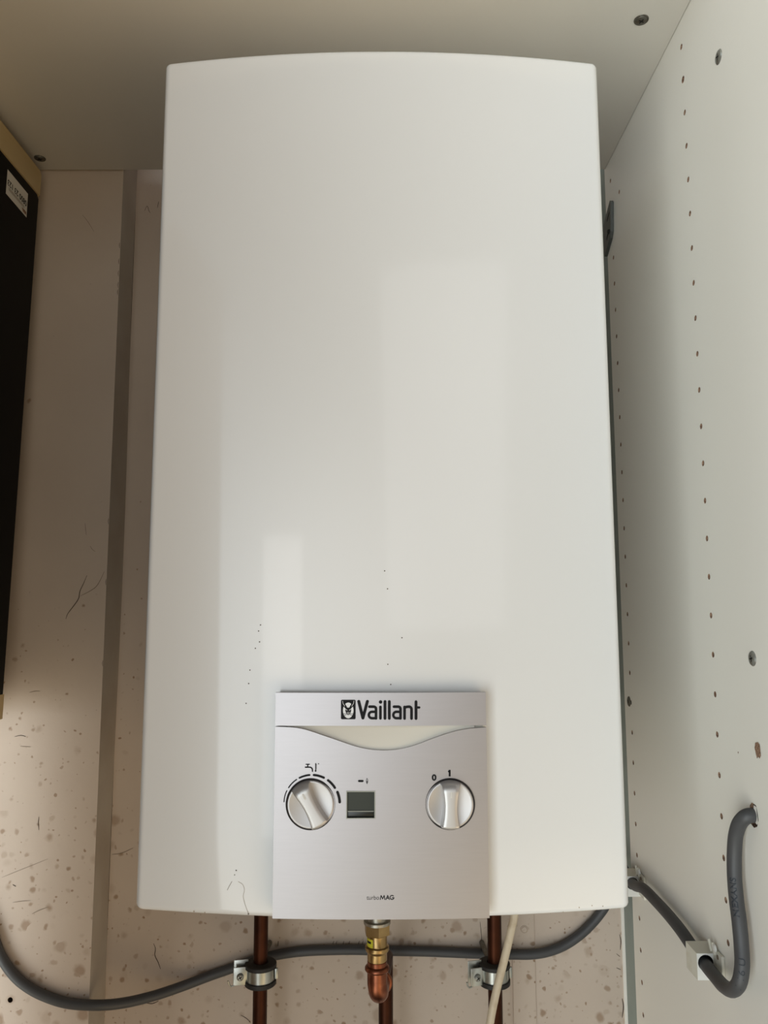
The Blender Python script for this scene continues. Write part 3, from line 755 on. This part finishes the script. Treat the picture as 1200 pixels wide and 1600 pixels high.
# ------------------------------------------------------------------ cable clips on the side panel
def clip_parts(root, c, big):
    # block standing off the panel, with a bore for the cable, and a screw tab flat on the panel
    x1, x0 = XR-.0002, XR-.0175
    y0, y1 = c.y-.006, c.y+.012
    zb, zt = c.z-.0120, c.z+.0085
    bm = bmesh.new()
    def fn(x, z): return (x, y0, z)
    bore = circle2((c.x-.0004, c.z+.0012), .0063, 20)
    holed_plane(bm, [(x0+.001, zb), (x1, zb), (x1, zt), (x0+.001, zt)], [bore], fn, (0, .012, 0), 1, 2)
    # body sides with a slanting lower corner
    F4 = [(x0+.001, zb), (x1, zb), (x1, zt), (x0+.001, zt)]; B4 = [(x0-.001, zb+.002), (x1, zb+.002), (x1, zt+.0025), (x0-.001, zt+.0025)]
    A = [bm.verts.new((x, y0, z)) for x, z in F4]; B = [bm.verts.new((x, y1, z)) for x, z in B4]
    for k in range(4): face(bm, (A[k], A[(k+1) % 4], B[(k+1) % 4], B[k]), 0)
    face(bm, B, 0)
    body = link('clip_body', bm, ['clip', 'clip_face', 'recess'], root, sharp=20)
    bm = bmesh.new()
    box(bm, (XR-.0030, y0-.016, zb+.002), (XR-.0002, y0+.006, zt+.004), .0008)
    # twin ribs above the tab
    for dy in (0, .007): tube(bm, [(XR-.0036, y0-.006+dy, zt+.001), (XR-.0034, y0-.001+dy, zt+.0085)], .0013, 8)
    link('screw_tab', bm, ['clip'], root)
    bm = bmesh.new(); lathe(bm, [(0, .0016), (.0018, .0015), (.0030, .0006), (.0032, 0)], (XR-.0030, y0-.0045, zt+.0060), (-1, 0, 0), 20)
    link('screw', bm, ['clip_face'], root)
    bm = bmesh.new(); lathe(bm, [(0, .0006), (.0016, .0005), (.0019, 0)], (XR-.0030, y0-.0090, zt+.0008), (-1, 0, 0), 16)
    link('pin_hole', bm, ['faint_mark'], root)
cc = at_x(1099, 1502, XR-.0090)
clip = empty('cable_clip', (XR, cc.y, cc.z)); clip_parts(clip, cc, True)
tag(clip, 'white plastic cable clip on the side panel where the grey cable loops back', 'cable clip', 'cable clips on the side panel')
cc2 = at_x(988, 1381.5, XR-.0090); cc2.y += .004
# the second clip is a copy of the first
clip2 = copy_tree(clip); clip2.location = (XR, cc2.y, cc2.z)
tag(clip2, 'white plastic cable clip peeking out behind the heater\'s lower right corner', 'cable clip', 'cable clips on the side panel')

# ------------------------------------------------------------------ screws in the boards
def screw(c, nrm, r, label, headmat, rot=.6, washer=False):
    nrm = Vector(nrm).normalized(); c = Vector(c)
    root_name = 'wood_screw'
    bm = bmesh.new()
    prof = [(0, .0012), (r*.55, .0012), (r*.88, .0009), (r, .0002), (r, -.001)]
    if washer: prof = [(0, .0016), (r*.5, .0016), (r*.74, .0012), (r*.78, .0006), (r*.97, .0007), (r, .0003), (r, -.001)]
    lathe(bm, prof, c, nrm, 32)
    o = link(root_name, bm, [headmat], loc=c)
    a = nrm.orthogonal().normalized(); b = nrm.cross(a)
    bm = bmesh.new(); hh = .00175 if washer else .00135
    for t in (rot, rot+PI/2):
        d = (a*math.cos(t)+b*math.sin(t))*r*.42; n = (-a*math.sin(t)+b*math.cos(t))*r*.10
        face(bm, [bm.verts.new(c+nrm*hh+v) for v in (d+n, -d+n, -d-n, d-n)])
    x = link('cross_recess', bm, ['recess'], o, smooth=False, loc=c)
    tag(o, label, 'screw', 'screw heads in the cupboard boards'); return o
screw((0.2357, -0.2487, ZC), (0, 0, -1), .0066, 'dull screw with rim in the cupboard top, near the right panel', 'screw_dark', .35, True)
screw((-0.4060, -0.0290, ZC), (0, 0, -1), .0066, 'dark screw in the cupboard top above the black board', 'screw_dark', .9, True)
screw((XR, -0.3183, 1.9416), (-1, 0, 0), .0058, 'shiny screw high on the right side panel', 'screw', .4)
screw((XR, -0.3162, 1.4632), (-1, 0, 0), .0056, 'shiny screw in the right panel above the brown chip', 'screw', 1.0)
screw((XR, -0.0163, 1.3979), (-1, 0, 0), .0056, 'dull screw on the right panel close behind the heater edge', 'screw_dark', .2)

# hanger bracket high in the back right corner, mostly hidden by the heater
bm = bmesh.new()
za, zb_ = 1.9330, 1.9765
def fnb(y, z): return (XR-.004, y, z)
outl = [(-.0002, za-.012), (-.0235, za), (-.0285, za+.006), (-.0325, zb_-.003), (-.0300, zb_), (-.0002, zb_-.016)]
slot = [(-.026, zb_-.010), (-.016, zb_-.017), (-.016, zb_-.020), (-.026, zb_-.014)]
slot2 = [(-.021, za+.013), (-.012, za+.006), (-.012, za+.002), (-.021, za+.008)]
holed_plane(bm, outl, [slot, slot2], fnb, (.003, 0, 0), 0, 1)
A = [bm.verts.new(fnb(*p)) for p in outl]; B = [bm.verts.new((XR-.0002, p[0], p[1])) for p in outl]
for k in range(6): face(bm, (A[k], A[(k+1) % 6], B[(k+1) % 6], B[k]))
br = link('hanger_bracket', bm, ['bracket', 'recess'], loc=(XR, -.015, za), smooth=False)
tag(br, 'dark metal cupboard hanger bracket behind the heater\'s upper right edge', 'bracket')
bm = bmesh.new(); lathe(bm, [(0, .002), (.0022, .0018), (.0030, 0)], (XR-.004, -.0230, za+.0085), (-1, 0, 0), 16)
link('adjusting_screw', bm, ['recess'], br, loc=(XR, -.015, za))

# ------------------------------------------------------------------ black board with cream rails at the left edge
XB = -0.4085
BF = -0.36   # front end, outside the picture
board = empty('black_board', (XB-.03, -.2, 1.384))
tag(board, 'black board framed by cream rails along the left edge', 'board')
zt_, zb2 = 2.0205, 1.3835
yb_t, yb_b = -.0195, -.0405   # back edge leans: a little closer to the wall at the top
def yb(z): return yb_b + (yb_t-yb_b)*(z-zb2)/(zt_-zb2)
def slab(bm, z0, z1, x0, x1, yend=0.0, ch=0.0):
    vs = []
    o2 = [(BF, z0), (yb(z0)+yend, z0), (yb(z1)+yend-(0), z1-ch), (yb(z1)+yend-ch, z1), (BF, z1)] if ch else [(-.40, z0), (yb(z0)+yend, z0), (yb(z1)+yend, z1), (BF, z1)]
    A = [bm.verts.new((x0, y, z)) for y, z in o2]; B = [bm.verts.new((x1, y, z)) for y, z in o2]
    for k in range(len(o2)): face(bm, (A[k], A[(k+1) % len(o2)], B[(k+1) % len(o2)], B[k]))
    face(bm, A); face(bm, B)
bm = bmesh.new(); slab(bm, 1.4095, 1.9872, XB-.05, XB, -.0008, .004); link('panel', bm, ['black'], board, smooth=False)
bm = bmesh.new(); slab(bm, 1.9872, zt_, XB-.05, XB+.0006, .0010, .005); bmesh.ops.bevel(bm, geom=[e for e in bm.edges if abs(e.verts[0].co.y-e.verts[1].co.y) > .2], offset=.0015, segments=2, affect='EDGES'); link('rail', bm, ['rail'], board, sharp=50)
bm = bmesh.new(); slab(bm, zb2, 1.4095, XB-.05, XB+.0006, .0010); link('rail', bm, ['rail'], board, sharp=50)
bm = bmesh.new()
cs = [(11.7, 264.2), (43.6, 303), (41.3, 340), (8.9, 302)]
Q = [at_x(a, b, XB+.0002) for a, b in cs]
box_y = sorted(q.y for q in Q)
def stk(u, v, d=0.0):  # bilinear over the sticker
    p = (Q[0]*(1-u)+Q[1]*u)*(1-v) + (Q[3]*(1-u)+Q[2]*u)*v; return (XB+.0003+d, p.y, p.z)
face(bm, [bm.verts.new(stk(u, v)) for u, v in ((0, 0), (1, 0), (1, 1), (0, 1))], 0)
text_fit(bm, '0800 23 123', .96, .04, .36, .60, lambda u, v: stk(u, v, .0002), .02, 1)
for v_ in (.66, .72): face(bm, [bm.verts.new(stk(u, v, .0002)) for u, v in ((.10, v_), (.86, v_), (.86, v_+.025), (.10, v_+.025))], 2)
face(bm, [bm.verts.new(stk(u, v, .0002)) for u, v in ((.74, .80), (.96, .80), (.98, .93), (.80, .93))], 3)
st = link('sticker', bm, ['paper', 'print', 'faint_mark', 'chipboard'], board, smooth=False); st['label'] = 'small white sticker with an upside-down telephone number'

# ------------------------------------------------------------------ light
w = bpy.data.worlds.new('World'); SC.world = w; w.use_nodes = True
nt = w.node_tree; bg = nt.nodes['Background']; L = nt.links.new
tc = nt.nodes.new('ShaderNodeTexCoord')
def sky_lobe(az, el, p, rgb):
    """daylight from one side of the room (azimuth from straight ahead, elevation), falling off smoothly"""
    az, el = math.radians(az), math.radians(el)
    dn = nt.nodes.new('ShaderNodeVectorMath'); dn.operation = 'DOT_PRODUCT'; L(tc.outputs['Generated'], dn.inputs[0])
    dn.inputs[1].default_value = (math.sin(az)*math.cos(el), -math.cos(az)*math.cos(el), math.sin(el))
    mx = nt.nodes.new('ShaderNodeMath'); mx.operation = 'MAXIMUM'; L(dn.outputs['Value'], mx.inputs[0]); mx.inputs[1].default_value = 0
    pw = nt.nodes.new('ShaderNodeMath'); pw.operation = 'POWER'; L(mx.outputs[0], pw.inputs[0]); pw.inputs[1].default_value = p
    v = nt.nodes.new('ShaderNodeVectorMath'); v.operation = 'SCALE'; v.inputs[0].default_value = rgb; L(pw.outputs[0], v.inputs['Scale']); return v
AMBIENT = (0.004, 0.004, 0.004)
LOBES = [(-70, 28, 16, (.70, .70, .58)), (-70, -5, 16, (.15, .12, .05)), (-50, -32, 16, (1.976, 1.82, 1.3)), (-50, -5, 16, (2.808, 3.068, 3.38)), (-34, -32, 16, (2.392, 2.392, 2.236)), (-34, -5, 16, (1.664, 2.028, 2.236)), (-8, 0, 40, (1.768, 1.82, 1.82)), (22, -32, 16, (0.936, 0.749, 0.437)), (55, -32, 16, (2.3, 1.75, 1.15)), (55, 28, 16, (0.624, 0.52, 0.499))]
total = nt.nodes.new('ShaderNodeCombineXYZ')
for i, c in enumerate(AMBIENT): total.inputs[i].default_value = c
for q in LOBES:
    v = nt.nodes.new('ShaderNodeVectorMath'); v.operation = 'ADD'; L(total.outputs[0], v.inputs[0]); L(sky_lobe(*q).outputs[0], v.inputs[1]); total = v
L(total.outputs[0], bg.inputs['Color']); bg.inputs['Strength'].default_value = 1.0
def area(name, loc, target, sx, sy, power, color):
    l = bpy.data.lights.new(name, 'AREA'); l.shape = 'RECTANGLE'; l.size = sx; l.size_y = sy; l.energy = power; l.color = color
    o = bpy.data.objects.new(name, l); COL.objects.link(o); o.location = loc
    o.rotation_euler = (Vector(target)-Vector(loc)).to_track_quat('-Z', 'Y').to_euler(); return o
# narrow tall window across the room, seen mirrored in the enamel and in the silver panel
area('window_strip', (-1.06, -3.7, 1.16), (0, -.3, 1.45), .42, 1.5, 3.6, (1.0, 0.98, 0.95))
area('window_wide', (.66, -3.7, 2.35), (0, -.3, 1.6), 1.3, 1.9, 6.5, (1.0, 1.0, 1.0))
SC.view_settings.view_transform = 'Standard'; SC.view_settings.look = 'None'; SC.view_settings.gamma = 1
SC.view_settings.use_curve_mapping = False
SC.view_settings.exposure = 0.06
